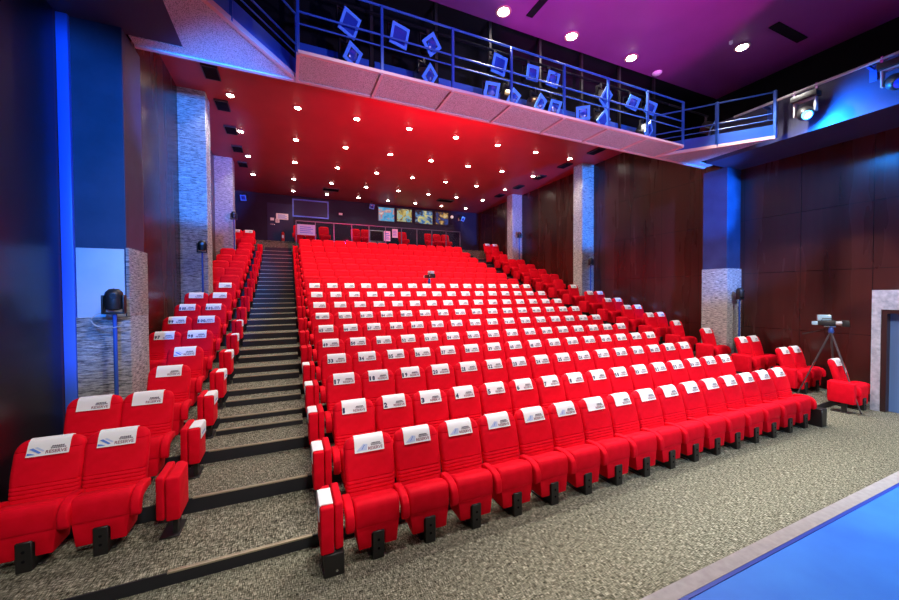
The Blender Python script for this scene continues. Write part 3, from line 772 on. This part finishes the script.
sign(-.80, -.62, 6.42, 6.56, YB - .051, 'small pink sticker on the navy back door', marks=False)
sign(-.55, -.36, 6.32, 6.52, YB - .051, 'small pale notice under the white one on the navy door', mk='redink')
t = thing('fire_extinguisher', 'red fire extinguisher hanging beside the navy back door', 'fire extinguisher', (-.20, YB - .13, 5.3))
bm = B(); lathe(bm, [(.07, 0), (.08, .02), (.08, .42), (.05, .5), (.02, .52)], n=16); obj('cylinder', bm, 'extinguisher', t)
bm = B(); lathe(bm, [(.02, .52), (.025, .58)], n=10); box(bm, -.02, .08, -.015, .015, .56, .59); tube(bm, [(.02, 0, .55), (.11, 0, .5), (.10, 0, .2)], .012, 6); obj('valve', bm, 'black', t)
bm = B(); box(bm, -.05, .05, -.085, -.075, .18, .34); obj('label', bm, 'white', t)
# booth window
fr = B(); x0, x1, z0, z1 = .36, 2.12, 6.78, 7.62
for a in ((x0 - .07, x0, z0, z1), (x1, x1 + .07, z0, z1)): box(fr, a[0], a[1], YB - .06, YB, a[2], a[3])
box(fr, x0 - .07, x1 + .07, YB - .06, YB, z0 - .07, z0); box(fr, x0 - .07, x1 + .07, YB - .06, YB, z1, z1 + .07)
w1 = struct('window_1', fr, 'stripblue')
bm = B(); box(bm, x0, x1, YB - .02, YB - .005, z0, z1); o = obj('pane', bm, 'navydoor', w1); o['label'] = 'dark booth window pane'
# posters
COL = [[(.02, .10, .35), (.05, .40, .85), (.10, .60, .95), (.80, .25, .25), (.9, .9, .85)], [(.1, .5, .8), (.05, .05, .08), (.8, .6, .1), (.2, .7, .9), (.7, .15, .3)],
       [(.02, .02, .03), (.03, .03, .05), (.05, .30, .75), (.85, .75, .10), (.9, .9, .9)], [(.03, .10, .45), (.02, .06, .3), (.02, .02, .04), (.75, .40, .08), (.95, .85, .5)]]
for q, (x0, x1, z0, z1) in enumerate(((5.02, 6.04, 6.82, 7.69), (6.16, 7.16, 6.87, 7.70), (7.34, 8.54, 6.83, 7.71), (8.71, 9.65, 6.88, 7.71))):
    t = thing('poster', 'colourful abstract poster on the back wall, %s' % ('leftmost, mostly blue', 'second, with dark and golden patches', 'third, mostly black with yellow', 'rightmost, dark blue with orange')[q], 'poster', ((x0 + x1) / 2, YB, z0), group='posters on the back wall'); w = (x1 - x0) / 2; h = z1 - z0
    bm = B(); box(bm, -w + .02, w - .02, -.03, 0, .02, h - .02); obj('picture', bm, postermat(q + 1, COL[q]), t)
    bm = B()
    for a in ((-w, -w + .03, 0, h), (w - .03, w, 0, h), (-w, w, 0, .03), (-w, w, h - .03, h)): box(bm, a[0], a[1], -.045, 0, a[2], a[3])
    obj('frame', bm, 'casing', t)
stage_light(4.55, 7.82, 'fresnel', -10, 20, 10, 'black spotlight under the rear ceiling left of the posters', y=21.3)
stage_light(10.35, 7.55, 'fresnel', 20, 20, 10, 'black spotlight under the rear ceiling right of the posters', y=21.3)
stage_light(-1.9, 7.55, 'fresnel', -20, 20, 0, 'black spotlight at the rear left corner behind last pillar', y=20.8)
for (x, z) in ((4.55, 7.82),): pass
bm = B(); lathe(bm, [(.10, 0), (.10, -.05), (.06, -.09)], 'y', (0, 0, 0), 16); tag(obj('wall_lamp', bm, 'sconce', loc=(9.9, YB, 7.45)), 'round warm wall lamp right of the posters', 'wall lamp')
sign(10.35, 10.55, 7.25, 7.42, YB, 'small white square plate right of the wall lamp', marks=False, cat='plate')
sign(2.75, 2.95, 7.0, 7.12, YB, 'small white box on the back wall right of booth window', marks=False, cat='box')

# glass barrier behind the last central row
gb = thing('glass_barrier', 'row of tall glass panels behind the last central row', 'barrier', (4.65, 18.72, 4.40))
xs = [-4.25 + .86 * q for q in range(11)]
for a, b in zip(xs, xs[1:]):
    bm = B(); box(bm, a + .03, b - .03, -.008, .008, .08, 1.52); obj('glass_panel', bm, 'glass', gb)
for x in xs:
    bm = B(); box(bm, x - .018, x + .018, -.02, .02, 0, 1.55); obj('post', bm, 'barriersteel', gb)
bm = B(); box(bm, xs[0], xs[-1], -.02, .02, 1.52, 1.56); obj('top_rail', bm, 'barriersteel', gb)
sign(.45, 1.25, 5.28, 5.78, 18.712, 'pale blue banner on the first glass panel by the stairs', 'paleink')
sign(4.62, 4.95, 5.2, 5.72, 18.712, 'pale blue notice on the glass beside the desk')
sign(5.05, 5.35, 5.4, 5.85, 18.712, 'white notice on the glass right of the desk')
for q, x in enumerate((.55, 1.08, 1.78, 3.42, 3.96, 6.06, 7.66, 8.20, 8.74)):
    o = link('theatre_seat', WHOLE[(1,) if q else (-1, 1)], None, (x, 20.25, 5.0)); tag(o, 'red seat behind the glass barrier, %s from the stairs' % ORD[q + 1], 'seat', 'seats behind the glass barrier')
t = thing('control_desk', 'grey control desk with screen behind the glass barrier', 'desk', (4.35, 19.3, 4.40))
bm = B(); box(bm, -.45, .45, -.25, .25, .7, .76, .01); obj('desk_top', bm, 'greybox', t)
for x in (-.4, .4):
    bm = B(); box(bm, x - .03, x + .03, -.2, .2, 0, .7); obj('leg', bm, 'greybox', t)
bm = B(); box(bm, -.38, .38, -.04, .04, .82, 1.42, .02); sc = obj('screen', bm, 'greybox', t)
bm = B(); box(bm, -.34, .34, -.046, -.04, .86, 1.38); obj('screen_face', bm, 'casing', sc)
bm = B(); box(bm, -.05, .05, -.05, .05, .76, .83); obj('stand', bm, 'black', t)

# ------------------------------------------------------------------ spot lamps: stage washes, added unseen keys and uplights, moving light beam
BLUE, DEEP, MAG = (.012, .22, 1.), (.004, .11, 1.), (.78, .0, .58)
spot('blue_wash', (-.9, -1.5, 5.0), (-2.75, 6.1, 3.7), 4200, BLUE, 34, .4, .15)
spot('blue_wash', (7.3, -1.2, 6.6), (11.6, 6.2, 4.2), 11000, BLUE, 26, .5, .15)
spot('blue_wash', (1.5, -1.5, 3.2), (-2.25, 12.0, 6.3), 24000, BLUE, 17, .4, .15)
spot('blue_wash', (9.2, -1.5, 3.2), (11.6, 12.0, 6.3), 24000, BLUE, 18, .4, .15)
for gx in (1.2, 4.4, 7.6):
    spot('gallery_wash', (gx, -2.0, 6.0), (gx, 6.0, 6.35), 750, DEEP, 30, .6, .2)
spot('stage_wash', (6, -3.5, 6.8), (6.8, .3, .9), 2000, (.40, .70, 1.), 60, .6, .3)
spot('purple_wash', (2.6, -.8, 4.8), (4.4, 2.2, 7.85), 6000, MAG, 51, .15, .05)
spot('lavender_uplight', (4.2, -2.6, 1.4), (4.4, 6.0, 5.9), 3600, (.62, .46, 1.), 60, .8, .2)  # added to tint the gallery underside from below
spot('red_uplight', (4.4, 7.15, 6.5), (4.4, 12.5, 7.85), 3200, (1., .005, .09), 115, .9, .2)
spot('front_key', (4.6, -3.5, 6.6), (4.6, 4.4, .4), 800, (1, .95, .88), 46, .6, .35)
for gx in (1.4, 4.6, 7.8):
    spot('front_ceiling_key', (gx, 2.2, 7.6), (gx, 6.2, .6), 900, (1, .95, .89), 84, .6, .12)
spot('side_key', (1.2, -3.0, 6.6), (-1.6, 5.0, .3), 1500, (1, .95, .88), 32, .6, .35)  # added to brighten the dark left seats
spot('side_key', (6.5, -3.0, 6.6), (11.2, 5.2, 1.0), 2800, (1, .93, .86), 34, .6, .35)
spot('moving_beam', (9.95, 3.95, 6.15), (10.6, 3.5, 5.9), 800, (.01, .25, 1.), 150, .7, .05)

w = bpy.data.worlds.new('World'); bpy.context.scene.world = w; w.use_nodes = True
w.node_tree.nodes['Background'].inputs[0].default_value = (.05, .05, .09, 1); w.node_tree.nodes['Background'].inputs[1].default_value = .15

# ------------------------------------------------------------------ camera
th, pt, ro = math.radians(23.992), math.radians(-1.1557), math.radians(-.2928)
fw = Vector((math.sin(th) * math.cos(pt), math.cos(th) * math.cos(pt), math.sin(pt)))
r0 = Vector((math.cos(th), -math.sin(th), 0)); u0 = r0.cross(fw)
r = r0 * math.cos(ro) + u0 * math.sin(ro); u = -r0 * math.sin(ro) + u0 * math.cos(ro)
cam = bpy.data.cameras.new('camera'); cam.sensor_width = 36; cam.lens = 36 * 363.27 / 899; cam.clip_start = .05
co = bpy.data.objects.new('camera', cam); C.objects.link(co)
m = Matrix((r, u, -fw)).transposed().to_4x4(); m.translation = Vector((0, 0, 2.49)); co.matrix_world = m
S = bpy.context.scene; S.camera = co
S.view_settings.view_transform = 'Standard'; S.view_settings.look = 'None'; S.view_settings.gamma = 1.; S.view_settings.exposure = -.18
S.view_settings.use_curve_mapping = False
S.cycles.max_bounces = 6; S.cycles.diffuse_bounces = 4; S.cycles.glossy_bounces = 3; S.cycles.sample_clamp_indirect = 6
